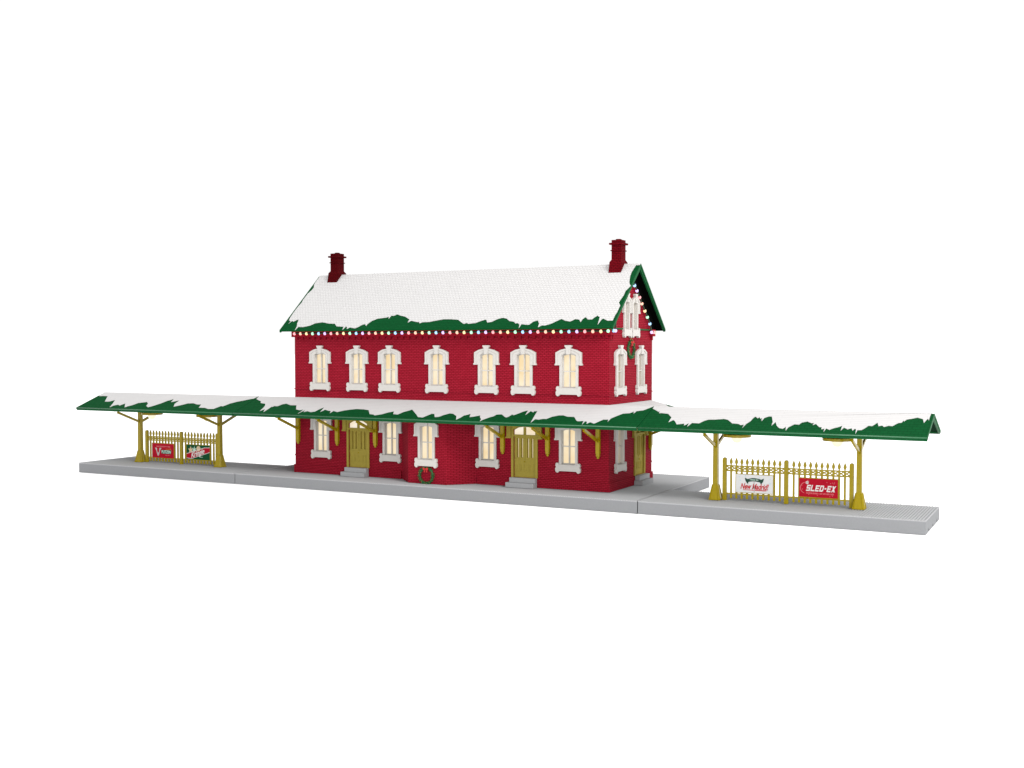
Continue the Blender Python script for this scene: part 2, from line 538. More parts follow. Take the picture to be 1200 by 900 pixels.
# windows ----------------------------------------------------------
def window_meshes(hw, hb, hood, narrow=False):
    """surround, sash and pane in window space: x along the wall, -y outwards, z up from the meeting rail"""
    e = hw + 0.13                            # outer edge of the jamb
    a = e + 0.20 * (0.7 if narrow else 1.0)  # outer edge of the hood
    s = MB()
    def arch(h, z0, zt, rise):
        return [(-h, z0), (h, z0), (h, zt), (h * 0.6, zt + rise * 0.66), (0, zt + rise), (-h * 0.6, zt + rise * 0.66), (-h, zt)]
    P3 = lambda pts, y: [(x, y, z) for x, z in pts]
    s.ring(P3(arch(e, hb - 0.02, HT + 0.10, 0.09), -0.075), P3(arch(hw - 0.002, hb, HT - 0.002, 0.088), -0.075), (0, 0.075 + 0.29, 0))
    # hood: two stepped bands hanging down to little ears
    def hood_outline(o, zt, rise, ear):
        return [(-o - ear, 0.30), (-o - ear, 0.36), (-o, 0.40), (-o, zt), (-o * 0.62, zt + rise * 0.7), (-o * 0.25, zt + rise), (o * 0.25, zt + rise), (o * 0.62, zt + rise * 0.7), (o, zt), (o, 0.40), (o + ear, 0.36), (o + ear, 0.30)]
    def hood_inner(i, zt, rise):
        return [(-i, 0.30), (-i, 0.36), (-i, 0.40), (-i, zt), (-i * 0.62, zt + rise * 0.7), (-i * 0.25, zt + rise), (i * 0.25, zt + rise), (i * 0.62, zt + rise * 0.7), (i, zt), (i, 0.40), (i, 0.36), (i, 0.30)]
    for (o_, zo, ro, i_, zi, ri, yf, ear) in ((a, 0.93, 0.19, a - 0.10, 0.85, 0.19, -0.12, 0.045), (a - 0.101, 0.85, 0.189, hw + 0.03, 0.80, 0.13, -0.092, 0.0)):
        oo = P3(hood_outline(o_, zo, ro, ear), yf); ii = P3(hood_inner(i_, zi, ri), yf)
        n = len(oo)                          # an open band, so cap its two feet instead of closing across the opening
        o2 = Vector((0, -yf - 0.001, 0))
        A = [Vector(q) for q in oo]; B = [Vector(q) for q in ii]
        fs_ = []
        for i in range(n - 1):
            j = i + 1
            fs_ += [(i, j, n + j, n + i), (2 * n + i, 3 * n + i, 3 * n + j, 2 * n + j), (i, 2 * n + i, 2 * n + j, j), (n + i, n + j, 3 * n + j, 3 * n + i)]
        fs_ += [(0, n, 3 * n, 2 * n), (n - 1, 3 * n - 1, 4 * n - 1, 2 * n - 1)]
        s.add(A + B + [q + o2 for q in A] + [q + o2 for q in B], fs_)
    # keystone
    kw = 0.13 if not narrow else 0.11
    s.prism([(-kw * 0.75, -0.15, 0.84), (kw * 0.75, -0.15, 0.84), (kw, -0.15, 1.16), (kw * 1.45, -0.15, 1.22), (kw * 1.45, -0.15, 1.29), (-kw * 1.45, -0.15, 1.29), (-kw * 1.45, -0.15, 1.22), (-kw, -0.15, 1.16)], (0, 0.148, 0))
    # sill: an apron with scrolled ears and two feet
    q = e + 0.17 * (0.75 if narrow else 1.0)
    sb = hb - 0.02
    prof = [(-q, sb - 0.33), (-q + 0.05, sb - 0.385), (-q + 0.10, sb - 0.41), (-q + 0.16, sb - 0.385), (-q + 0.21, sb - 0.32), (q - 0.21, sb - 0.32), (q - 0.16, sb - 0.385), (q - 0.10, sb - 0.41), (q - 0.05, sb - 0.385), (q, sb - 0.33),
            (q + 0.01, sb - 0.2), (q - 0.04, sb - 0.12), (q, sb - 0.05), (q - 0.02, sb + 0.05), (q - 0.07, sb + 0.09), (e + 0.003, sb + 0.07), (e + 0.002, sb - 0.001), (-e - 0.002, sb - 0.001), (-e - 0.003, sb + 0.07), (-q + 0.07, sb + 0.09), (-q + 0.02, sb + 0.05), (-q, sb - 0.05), (-q + 0.04, sb - 0.12), (-q - 0.01, sb - 0.2)]
    s.prism([(x, -0.135, z) for x, z in prof], (0, 0.133, 0))
    # sash
    h = MB()
    bw = 0.042 if not narrow else 0.03
    h.ring(P3(arch(hw - 0.003, hb + 0.002, HT - 0.006, 0.082), 0.05), P3(arch(hw - bw, hb + bw, HT - bw, 0.075), 0.05), (0, 0.06, 0))
    h.box(-bw * 0.5, bw * 0.5, 0.035, 0.16, hb + bw, HT + 0.03)
    h.box(-hw + bw, hw - bw, 0.04, 0.109, -0.025, 0.025)
    g = MB()
    g.prism([(x, 0.17, z) for x, z in arch(hw - 0.006, hb + 0.006, HT - 0.01, 0.08)], (0, 0.03, 0))
    return s, h, g

def window_proto(kind):
    hw, hb, nar = {'upper': (HW, HB, False), 'lower': (HW, HB - 0.08, False), 'gable': (0.25, -0.50, True)}[kind]
    s, h, g = window_meshes(hw, hb, True, nar)
    o = s.build('window', M['white'], st)
    h.build('sash', M['white'], o)
    g.build('pane', M['pane'], o)
    return o

def place(kind, spots):
    o = None
    for (x, y, z, rz) in spots:
        c = window_proto(kind) if o is None else copy_tree(o, st)
        o = o or c
        c.location = Vector(L(x, y, z)) * S
        c.rotation_euler = (0, 0, rz)
place('upper', [(u, WY0, VU, 0) for u in UP] + [(WX1, u, VU, PI / 2) for u in SIDEU])
place('lower', [(u, WY0, VL, 0) for u in LOW] + [(BAYC, by, VL, 0)] + [(WX1, u, VL, PI / 2) for u in SIDEL])
place('gable', [(WX1, u, VG, PI / 2) for u in GAB])

# doors ------------------------------------------------------------
def door_proto():
    fr = MB()
    P3 = lambda pts, y: [(x, y, z) for x, z in pts]
    def arch(h, z0, zt, rise): return [(-h, z0), (h, z0), (h, zt), (h * 0.6, zt + rise * 0.7), (0, zt + rise), (-h * 0.6, zt + rise * 0.7), (-h, zt)]
    fr.ring(P3(arch(0.74, 1.06, 3.60, 0.26), -0.07), P3(arch(0.62, 1.065, 3.46, 0.2), -0.07), (0, 0.36, 0))
    for s_ in (-1, 1):                        # hood drops with small ears
        xa, xb = sorted((s_ * 0.742, s_ * 0.98))
        fr.box(xa, xb, -0.13, -0.002, 3.10, 3.62)
        fr.box(min(s_ * 0.742, s_ * 1.02), max(s_ * 0.742, s_ * 1.02), -0.15, -0.001, 3.03, 3.099)
    fr.prism([(x, -0.13, z) for x, z in [(-0.98, 3.621), (0.98, 3.621), (0.98, 3.8), (0.5, 4.0), (-0.5, 4.0), (-0.98, 3.8)]], (0, 0.128, 0))
    fr.box(-0.619, 0.619, -0.06, 0.08, 3.12, 3.22)
    fr.box(-0.06, 0.06, -0.03, 0.08, 3.221, 3.6)
    d = fr.build('door', M['olive'], st)
    lf = MB()
    def slot(x): return [(x - 0.052, 2.06), (x + 0.052, 2.06), (x + 0.052, 3.03), (x - 0.052, 3.03)]
    m = holed_sheet([(-0.615, 1.065), (0.615, 1.065), (0.615, 3.119), (-0.615, 3.119)], [slot(x) for x in (-0.40, -0.17, 0.17, 0.40)], lambda u, v: (u, 0.03, v), (0, 0.15, 0))
    lf.add(m.v, m.f)
    for x in (-0.38, -0.13, 0.13, 0.38):
        lf.ring([(x - 0.10, 0.015, 1.35), (x + 0.10, 0.015, 1.35), (x + 0.10, 0.015, 1.74), (x - 0.10, 0.015, 1.74)],
                [(x - 0.065, 0.015, 1.39), (x + 0.065, 0.015, 1.39), (x + 0.065, 0.015, 1.70), (x - 0.065, 0.015, 1.70)], (0, 0.0149, 0))
    lf.box(-0.6, 0.6, 0.005, 0.0299, 1.90, 1.97)
    lf.box(-0.02, 0.02, 0.01, 0.0298, 1.971, 3.1)
    lf.build('door_leaf', M['olive'], d)
    MB().lathe([(0.0, -0.03), (0.03, -0.02), (0.035, 0.0), (0.02, 0.03), (0.0, 0.035)], (0.0, -0.02, 1.86), 10).build('handle', M['gold'], d)
    g = MB(); g.box(-0.6, 0.6, 0.24, 0.26, 2.0, 3.1); g.build('pane', M['pane'], d)
    g = MB(); g.prism([(x, 0.05, z) for x, z in arch(0.615, 3.19, 3.44, 0.19)], (0, 0.02, 0)); g.build('transom', M['transom'], d)
    return d
d0 = door_proto()
for i, (x, y, rz) in enumerate([(DOORS[0], WY0, 0), (DOORS[1], WY0, 0), (WX1, SD, PI / 2)]):
    d = d0 if i == 0 else copy_tree(d0, st)
    d.location = (Vector(L(x, y, 0))) * S
    d.rotation_euler = (0, 0, rz)
    if i == 2:                               # the end door has a blind transom
        for ch in children(d):
            if ch.name.startswith('transom'):
                ch.data = ch.data.copy(); ch.data.materials[0] = M['olive']; ch['label'] = 'blind olive transom'
# steps, two treads each
s0 = MB().box(-0.84, 0.72, -0.52, -0.06, 0.0, 0.24).box(-0.72, 0.72, -0.32, -0.061, 0.241, 0.472)
so = None
for (x, y, rz) in [(DOORS[0], WY0, 0), (DOORS[1], WY0, 0), (WX1, SD, PI / 2)]:
    if so is None: so = o = s0.build('step', M['stepgrey'], st, bevel=0.012)
    else: o = so.copy(); C.objects.link(o); o.parent = st
    o.location = Vector(L(x, y, ZP)) * S; o.rotation_euler = (0, 0, rz)

# main roof --------------------------------------------------------
RX0, RX1 = -21.89, -1.83
YB = 2 * YM - EY
r = MB().shell([[(RX0, EY, EZ), (RX1, EY, EZ), (RX1, YM, RZ), (RX0, YM, RZ)], [(RX0, YM, RZ), (RX1, YM, RZ), (RX1, YB, EZ), (RX0, YB, EZ)]], 0.07)
roof = Lmb(r).build('roof', M['green'], st)
for x0, x1 in ((RX0 + 0.001, RX0 + 0.09), (RX1 - 0.09, RX1 - 0.001)):    # barge boards
    bb = MB()
    bb.prism([(x0, EY, EZ - 0.071), (x0, YM, RZ - 0.071), (x0, YB, EZ - 0.071), (x0, YB, EZ - 0.12), (x0, YM, RZ - 0.26), (x0, EY, EZ - 0.12)], (x1 - x0, 0, 0))
    Lmb(bb).build('bargeboard', M['greentrim'], roof)
for x0, x1 in ((RX0 - 0.03, RX0 - 0.001), (RX1 + 0.001, RX1 + 0.035)):   # a thin rolled lip along the rakes
    lip = MB()
    lip.prism([(x0, EY, EZ + 0.02), (x0, YM, RZ + 0.02), (x0, YB, EZ + 0.02), (x0, YB, EZ - 0.10), (x0, YM, RZ - 0.10), (x0, EY, EZ - 0.10)], (x1 - x0, 0, 0))
    Lmb(lip).build('rake_lip', M['greentrim'], roof)
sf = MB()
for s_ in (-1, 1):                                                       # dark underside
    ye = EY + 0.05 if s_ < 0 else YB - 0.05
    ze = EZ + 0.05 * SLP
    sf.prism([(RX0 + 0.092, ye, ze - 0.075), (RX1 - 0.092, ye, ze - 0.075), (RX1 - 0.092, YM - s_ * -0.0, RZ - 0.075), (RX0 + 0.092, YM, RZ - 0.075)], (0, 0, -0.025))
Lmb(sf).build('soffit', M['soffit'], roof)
rb = MB()                                                                # black bands on the gable wall, painting in deep shade under the rakes
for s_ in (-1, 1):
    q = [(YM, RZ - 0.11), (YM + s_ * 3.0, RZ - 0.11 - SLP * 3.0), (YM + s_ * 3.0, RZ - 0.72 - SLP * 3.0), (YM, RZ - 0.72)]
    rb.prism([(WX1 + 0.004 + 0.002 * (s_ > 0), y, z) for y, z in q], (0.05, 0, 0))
Lmb(rb).build('rake_shade', M['soffit'], roof)
# ridge cap
Lmb(MB().prism([(RX0 - 0.001, YM - 0.10, RZ - 0.055), (RX0 - 0.001, YM, RZ + 0.045), (RX0 - 0.001, YM + 0.10, RZ - 0.055)], (RX1 - RX0 + 0.002, 0, 0))).build('ridge_cap', M['snow'], roof)

# painted snow outlines (x, y) in inches on the front slopes
LEFT_EDGE = [(-36.26, 1.52), (-36.02, 1.57), (-35.58, 1.54), (-35.37, 1.25), (-35.01, 0.8), (-34.68, 0.82), (-34.42, 1.06), (-34.06, 0.53), (-33.8, 0.06), (-33.75, 0.3), (-33.5, 0.44), (-33.28, 0.33), (-33.11, 0.64), (-32.63, 0.13), (-32.48, 0.32), (-32.33, 0.44), (-32.17, 0.75), (-31.61, 0.92), (-31.29, 0.68), (-31.13, 0.39), (-30.83, 0.23), (-30.64, 0.42), (-30.36, 0.81), (-30.22, 1.15), (-29.95, 1.4), (-29.9, 1.35), (-29.76, 1), (-29.33, 1.26), (-29.25, 0.79), (-28.98, 0.42), (-28.71, 0.59), (-28.35, 0.9), (-27.93, 0.94), (-27.53, 0.8), (-27.21, 0.81), (-27.01, 0.4), (-26.56, 0.4), (-26.18, 0.27), (-25.82, 0.3), (-25.62, 0.7), (-25.45, 0.66), (-25.25, 1.07), (-24.96, 1.31), (-24.62, 1.5), (-24.34, 1.69), (-24.14, 1.76)]
CENTRE_EDGE = [(-24, 1.94), (-23.88, 1.71), (-23.32, 1.45), (-23.17, 1.24), (-22.75, 1.15), (-22.55, 0.88), (-22.45, 0.61), (-22.37, 0.23), (-22.24, 0.51), (-22.02, 0.14), (-22.01, 0.52), (-22.03, 0.8), (-21.97, 0.8), (-21.91, 0.91), (-21.69, 0.89), (-21.54, 1.16), (-21.35, 1.26), (-20.94, 1.08), (-20.49, 1.08), (-20.12, 0.58), (-19.82, 0.49), (-19.62, 0.61), (-19.58, 0.34), (-19.6, 0.08), (-19.47, 0.57), (-19.38, 0.3), (-19.21, 0.42), (-18.92, 0.31), (-18.7, 0.4), (-18.61, 0.72), (-18.49, 0.95), (-18.43, 0.79), (-18.31, 0.37), (-18.22, 0.66), (-17.93, 0.55), (-17.71, 0.51), (-17.6, 0.26), (-17.56, 0.54), (-17.25, 0.43), (-16.95, 0.63), (-16.65, 0.76), (-16.28, 0.86), (-15.82, 0.84), (-15.45, 0.77), (-15.14, 0.41), (-15.07, 0.31), (-14.81, 0.28), (-14.66, 0.19), (-14.33, 0.33), (-14.07, 0.58), (-13.8, 0.72), (-13.64, 0.4), (-13.35, 0.37), (-13.19, 0.69), (-12.96, 0.9), (-12.88, 1.01), (-12.56, 0.72), (-12.25, 0.44), (-11.97, 0.16), (-11.69, 0.13), (-11.57, 0.34), (-11.42, 0.59), (-11.24, 0.56), (-11.01, 0.22), (-10.81, 0.26), (-10.65, 0.49), (-10.41, 0.69), (-10.2, 0.67), (-9.84, 0.4), (-9.64, 0.02), (-9.52, 0.27), (-9.47, 0.52), (-9.42, 0.53), (-9.2, 0.71), (-9.05, 0.35), (-8.86, 0.42), (-8.57, 0.58), (-8.46, 0.35), (-8.29, 0.16), (-8.23, -0.07), (-8.19, 0.08), (-7.97, 0.38), (-7.78, 0.55), (-7.73, 0.73), (-7.46, 0.77), (-7.19, 0.53), (-7.05, 0.44), (-6.96, 0.54), (-6.9, 0.78), (-6.77, 0.72), (-6.63, 0.9), (-6.47, 1.15), (-6.26, 1.29), (-6.15, 0.78), (-6.09, 1.22), (-5.88, 1.09), (-5.89, 1.21), (-5.72, 1.24), (-5.67, 0.96), (-5.58, 0.54), (-5.46, -0.02), (-5.42, 0.36), (-5.22, 0.33), (-5, 0.43), (-4.85, 0.42), (-4.67, 0.69), (-4.38, 0.85), (-4.16, 0.87), (-3.88, 0.74), (-3.52, 0.74), (-3.24, 0.37), (-3.13, 0.29), (-2.85, 0.35), (-2.76, -0.05), (-2.77, 0.31), (-2.64, 0.27), (-2.57, 0.05), (-2.48, 0.24), (-2.22, 0.1), (-2.09, 0.31), (-1.94, 0.55), (-1.68, 0.57), (-1.63, 0.35), (-1.61, 0.71), (-1.45, 0.95), (-1.23, 1.24), (-0.91, 1.31), (-0.77, 1.5), (-0.7, 1.27), (-0.66, 1.55), (-0.36, 1.66), (-0.19, 1.88), (-0.04, 2.07)]
RIGHT_EDGE = [(0.16, 1.76), (0.45, 1.53), (0.47, 1.64), (0.52, 1.4), (0.62, 1.42), (0.67, 1.41), (0.98, 1.35), (1.27, 0.99), (1.3, 0.51), (1.44, 0.74), (1.57, 0.61), (1.76, 0.3), (1.97, 0.38), (2.08, 0.41), (2.13, 0.22), (2.28, 0.47), (2.32, 0.12), (2.41, 0.5), (2.74, 0.48), (2.89, 0.75), (3.04, 0.89), (3.35, 0.91), (3.72, 1), (3.94, 0.93), (4.23, 0.59), (4.51, 0.56), (4.66, 0.45), (4.8, 0.5), (4.81, 0.18), (4.86, 0.55), (4.99, 0.9), (5.02, 1.2), (5.08, 1.33), (5.22, 1.17), (5.27, 1.28), (5.35, 1.13), (5.4, 1.21), (5.44, 0.93), (5.44, 1.23), (5.47, 0.89), (5.51, 1.23), (5.66, 1.39), (5.8, 1.38), (5.98, 0.84), (6.01, 0.5), (6.1, 0.85), (6.25, 0.48), (6.4, 0.28), (6.56, 0.23), (6.66, 0.43), (6.73, 0.06), (6.77, 0.39), (6.96, 0.7), (7.15, 0.67), (7.24, 0.9), (7.44, 1), (7.65, 0.85), (7.76, 0.88), (7.75, 0.67), (7.85, 0.8), (8.06, 0.49), (8.16, 0.5), (8.19, 0.3), (8.3, 0.39), (8.33, 0.07), (8.37, 0.39), (8.53, 0.28), (8.67, 0.45), (8.83, 0.55), (8.98, 0.7), (9, 0.24), (9.08, 0.53), (9.25, 0.38), (9.4, 0.49), (9.48, 0.27), (9.53, 0.44), (9.6, 0.41), (9.65, -0.02), (9.67, 0.34), (9.82, 0.35), (9.94, 0.55), (10.03, 0.77), (10.19, 0.75), (10.35, 1.09), (10.44, 0.77), (10.58, 0.83), (10.67, 0.71), (10.83, 0.83), (10.99, 0.81), (11.17, 1.11), (11.31, 1.16), (11.35, 1.35), (11.39, 1.28), (11.46, 1.47), (11.66, 1.56), (11.86, 1.68), (12.1, 1.55), (12.18, 1.19), (12.26, 1.52), (12.29, 1.6), (12.35, 1.42), (12.34, 1.72), (12.36, 2.13)]
ROOF_EDGE = [(-21.87, 4.65), (-21.83, 4.42), (-21.69, 4.22), (-21.71, 4.03), (-21.81, 3.81), (-21.82, 3.42), (-21.77, 3.18), (-21.81, 3.04), (-21.83, 2.56), (-21.8, 2.19), (-21.74, 2.03), (-21.56, 1.97), (-21.61, 1.82), (-21.5, 2), (-21.37, 1.94), (-21.22, 2.05), (-21.07, 2.07), (-21, 1.83), (-20.86, 1.63), (-20.81, 1.39), (-20.75, 1.6), (-20.41, 1.59), (-20.02, 1.67), (-19.75, 1.82), (-19.29, 1.88), (-18.79, 1.79), (-18.37, 1.78), (-18.13, 1.61), (-17.63, 1.58), (-17.57, 1.39), (-17.5, 1.59), (-17.39, 1.57), (-17.32, 1.44), (-17.19, 1.53), (-16.81, 1.47), (-16.65, 1.56), (-16.51, 1.68), (-16.32, 1.73), (-16.18, 1.61), (-16.16, 1.74), (-16.01, 1.93), (-15.72, 2.06), (-15.26, 2.11), (-15.08, 2.17), (-15.02, 2.05), (-14.96, 2.24), (-14.83, 2.21), (-14.65, 2.31), (-14.34, 2.22), (-14.04, 2.16), (-13.65, 1.98), (-13.63, 1.79), (-13.49, 1.9), (-13.06, 1.81), (-12.96, 1.82), (-12.85, 1.73), (-12.73, 1.8), (-12.32, 1.81), (-12, 1.88), (-11.53, 1.96), (-11.17, 1.96), (-10.63, 1.92), (-10.32, 1.75), (-10.15, 1.67), (-10, 1.72), (-9.87, 1.67), (-9.5, 1.71), (-9.17, 1.85), (-8.96, 1.91), (-8.81, 1.73), (-8.58, 1.76), (-8.37, 1.91), (-8.07, 2), (-7.8, 1.94), (-7.59, 1.81), (-7.28, 1.75), (-7.17, 1.66), (-7.04, 1.68), (-6.89, 1.58), (-6.83, 1.39), (-6.8, 1.61), (-6.55, 1.58), (-6.36, 1.57), (-6.21, 1.75), (-5.99, 1.82), (-5.82, 1.62), (-5.79, 1.43), (-5.63, 1.53), (-5.44, 1.52), (-5.13, 1.64), (-4.88, 1.8), (-4.73, 1.88), (-4.45, 1.77), (-4.2, 1.73), (-4.09, 1.79), (-3.99, 1.86), (-3.75, 1.83), (-3.62, 1.69), (-3.58, 1.86), (-3.47, 1.97), (-3.3, 1.83), (-3.07, 1.83), (-3.02, 1.92), (-2.89, 2.04), (-2.72, 1.95), (-2.69, 1.77), (-2.65, 1.53), (-2.58, 1.82), (-2.51, 1.87), (-2.24, 1.75), (-1.97, 1.75), (-1.97, 2.04), (-1.93, 2.24), (-1.93, 2.45), (-1.92, 2.58), (-2.07, 2.77), (-2.04, 2.93), (-1.98, 3.19), (-1.99, 3.42), (-1.87, 3.65), (-1.83, 3.72), (-1.97, 3.89), (-2.04, 4.09), (-2.1, 4.33), (-2.11, 4.58), (-2.07, 4.82)]


def snow_poly(pts, th, plane):
    """painted snow: an outline (x, y) on a sloping plate, given its own thickness along the slope's normal"""
    y0, z0, y1, z1 = plane
    n = Vector((0, -(z1 - z0), (y1 - y0))).normalized()
    zz = lambda y: z0 + (z1 - z0) / (y1 - y0) * (y - y0)
    return [Vector((x, y, zz(y))) + n * 0.004 for x, y in pts], n * th

def rough_edge(x0, x1, ya, amp, seed, step=0.33):
    rnd = random.Random(seed); out = []; x = x0; y = ya
    while x < x1:
        y = ya + amp * (0.5 + 0.5 * math.sin(x * 1.7 + seed)) * rnd.uniform(0.5, 1.1) + rnd.uniform(-0.06, 0.06)
        out.append((x, y)); x += step * rnd.uniform(0.4, 1.4)
    out.append((x1, ya + amp * 0.4))
    return out

RP = (EY, EZ, YM, RZ)
sn = MB()
pts = [(RX0 + 0.04, YM - 0.02)] + ROOF_EDGE + [(RX1 - 0.2, YM - 0.02)]
a_, o_ = snow_poly(pts, 0.02, RP); sn.prism(a_, o_)
RB = (YB, EZ, YM, RZ)
back = [(RX0 + 0.08, YM + 0.02)] + [(x, 2 * YM - EY - (y - EY)) for x, y in rough_edge(RX0 + 0.1, RX1 - 0.15, EY + 0.15, 0.55, 3)] + [(RX1 - 0.2, YM + 0.02)]
y0, z0, y1, z1 = RB
nb = Vector((0, (z1 - z0), -(y1 - y0))).normalized()
sn.prism([Vector((x, y, z0 + (z1 - z0) / (y1 - y0) * (y - y0))) + nb * 0.004 for x, y in back], nb * 0.02)
Lmb(sn).build('snow', M['snow'], roof)

# chimneys
def chimney(cx, top, mat):
    m = MB()
    zb = RZ - 0.62
    m.frust([(cx, YM, zb, 0.34, 0.55), (cx, YM, RZ + 0.13, 0.325, 0.42), (cx, YM, RZ + 0.20, 0.29, 0.35), (cx, YM, RZ + 0.26, 0.262, 0.30), (cx, YM, top, 0.262, 0.30)])
    for z0, z1, pr in ((top - 0.24, top - 0.15, 0.10), (top - 0.56, top - 0.51, 0.045)):
        m.ring([(cx - 0.262 - pr, YM - 0.30 - pr, z0), (cx + 0.262 + pr, YM - 0.30 - pr, z0), (cx + 0.262 + pr, YM + 0.30 + pr, z0), (cx - 0.262 - pr, YM + 0.30 + pr, z0)],
               [(cx - 0.261, YM - 0.299, z0), (cx + 0.261, YM - 0.299, z0), (cx + 0.261, YM + 0.299, z0), (cx - 0.261, YM + 0.299, z0)], (0, 0, z1 - z0))
    m.lathe([(0.15, 0.001), (0.15, 0.05), (0.11, 0.06)], (cx, YM, top), 12)
    return Lmb(m).build('chimney', M[mat], roof)
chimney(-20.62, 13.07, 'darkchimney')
chimney(-3.02, 13.05, 'chimney')

# canopy round the ground floor ------------------------------------
CX0, CX1 = -24 + 0.02, -0.02
CW = 4.83
yb_e = WY1 + 2.22
zf = lambda y: CZE + (CZR - CZE) / (CYR - CY0) * (y - CY0)
ky = CYR + (CYR - CY0)
polys = [
    [(CX0, CY0, CZE), (CX1, CY0, CZE), (CX1, CYR, CZR), (WX1 - 0.002, CYR, CZR), (WX0 + 0.002, CYR, CZR), (CX0, CYR, CZR)],
    [(CX1, CYR, CZR), (CX1, ky, CZE), (WX1 - 0.002, CYR, CZR)],
    [(WX1 - 0.002, CYR, CZR), (CX1, ky, CZE), (CX1, yb_e, CZE), (WX1 - 0.002, WY1, CZR)],
    [(CX0, CYR, CZR), (WX0 + 0.002, CYR, CZR), (CX0, ky, CZE)],
    [(WX0 + 0.002, CYR, CZR), (WX0 + 0.002, WY1, CZR), (CX0, yb_e, CZE), (CX0, ky, CZE)],
    [(WX0 + 0.002, WY1, CZR), (WX1 - 0.002, WY1, CZR), (CX1, yb_e, CZE), (CX0, yb_e, CZE)],
]
canopy = Lmb(MB().shell(polys, 0.05)).build('canopy', M['green'], st)
fa = MB()
fa.box(CX0, CX1, CY0 + 0.03, CY0 + 0.08, CZE - 0.15, CZE - 0.049)
fa.box(CX1 - 0.06, CX1 - 0.002, ky, yb_e - 0.02, CZE - 0.15, CZE - 0.052)
fa.box(CX0, CX1, yb_e - 0.07, yb_e - 0.015, CZE - 0.15, CZE - 0.051)
Lmb(fa).build('fascia', M['greentrim'], canopy)
Lmb(MB().tube([(CX0, CY0 - 0.008, CZE - 0.012), (CX1, CY0 - 0.008, CZE - 0.012)], 0.032, 10)).build('eave_lip', M['lipgreen'], canopy, smooth=True)
CP = (CY0, CZE, CYR, CZR)
sn = MB()
pts = [(CX0 + 0.01, CYR - 0.01)] + [(max(CX0 + 0.01, x), y) for x, y in CENTRE_EDGE] + [(CX1 - 0.01, CYR - 0.005)]
a_, o_ = snow_poly(pts, 0.016, CP); sn.prism(a_, o_)
# the stub's back slope and the slope beside the end wall, the latter bare at its far hip
sb_n = Vector((0, (CZR - CZE), (CYR - CY0))).normalized()
sn.prism([Vector(q) + sb_n * 0.004 for q in [(WX1 + 0.06, CYR + 0.01, CZR - 0.004), (CX1 - 0.01, CYR + 0.01, CZR - 0.004), (CX1 - 0.01, ky - 0.1, zf(2 * CYR - ky + 0.1))]], sb_n * 0.016)
se_n = Vector((CZR - CZE, 0, CX1 - WX1)).normalized()
zs = lambda x: CZR + (CZE - CZR) / (CX1 - WX1) * (x - WX1)
sn.prism([Vector((x, y, zs(x))) + se_n * 0.004 for x, y in [(WX1 + 0.01, CYR + 0.08), (-1.2, 3.25), (-0.35, 4.1), (-0.2, 5.2), (-0.45, 5.8), (-0.4, 6.6), (-0.8, 7.1), (-0.9, 7.6), (-1.25, 7.75), (-1.4, 8.1), (-1.72, 8.4), (WX1 + 0.01, WY1 - 0.03)]], se_n * 0.016)
sw_n = Vector((-(CZR - CZE), 0, WX0 - CX0)).normalized()
zw = lambda x: CZR + (CZE - CZR) / (CX0 - WX0) * (x - WX0)
sn.prism([Vector((x, y, zw(x))) + sw_n * 0.004 for x, y in [(WX0 - 0.01, CYR + 0.08), (-22.6, 3.25), (-23.5, 4.1), (-23.7, 5.2), (-23.3, 6.2), (-23.6, 7.2), (-23.1, 8.2), (-22.6, 8.6), (WX0 - 0.01, WY1 - 0.03)]], sw_n * 0.016)
Lmb(sn).build('snow', M['snow2'], canopy)

# olive brackets under the canopy
def bracket_mb():
    m = MB()                                 # local: wall face at y = 0, z measured from the platform
    m.box(-0.10, 0.10, -0.16, -0.002, 1.86, 3.55)
    m.box(-0.085, 0.085, -0.14, -0.003, 1.72, 1.859)
    m.lathe([(0.02, 0.0), (0.075, 0.04), (0.075, 0.09), (0.05, 0.12)], (0, -0.075, 1.60), 10)
    m.bar((0, -0.10, 2.46), (0, -1.78, 3.13), 0.11, 0.13)
    m.bar((0, -0.08, 3.22), (0, -1.95, 3.22), 0.11, 0.12)
    return m
b0 = None
for (x, y, rz) in [(-21.15, WY0, 0), (-18.44, WY0, 0), (-15.90, WY0, 0), (-8.09, WY0, 0), (-5.55, WY0, 0), (-2.83, WY0, 0), (WX1, 7.60, PI / 2)]:
    if b0 is None: b0 = o = bracket_mb().build('bracket', M['gold'], st)
    else: o = b0.copy(); C.objects.link(o); o.parent = st
    o.location = Vector(L(x, y, ZP)) * S; o.rotation_euler = (0, 0, rz)

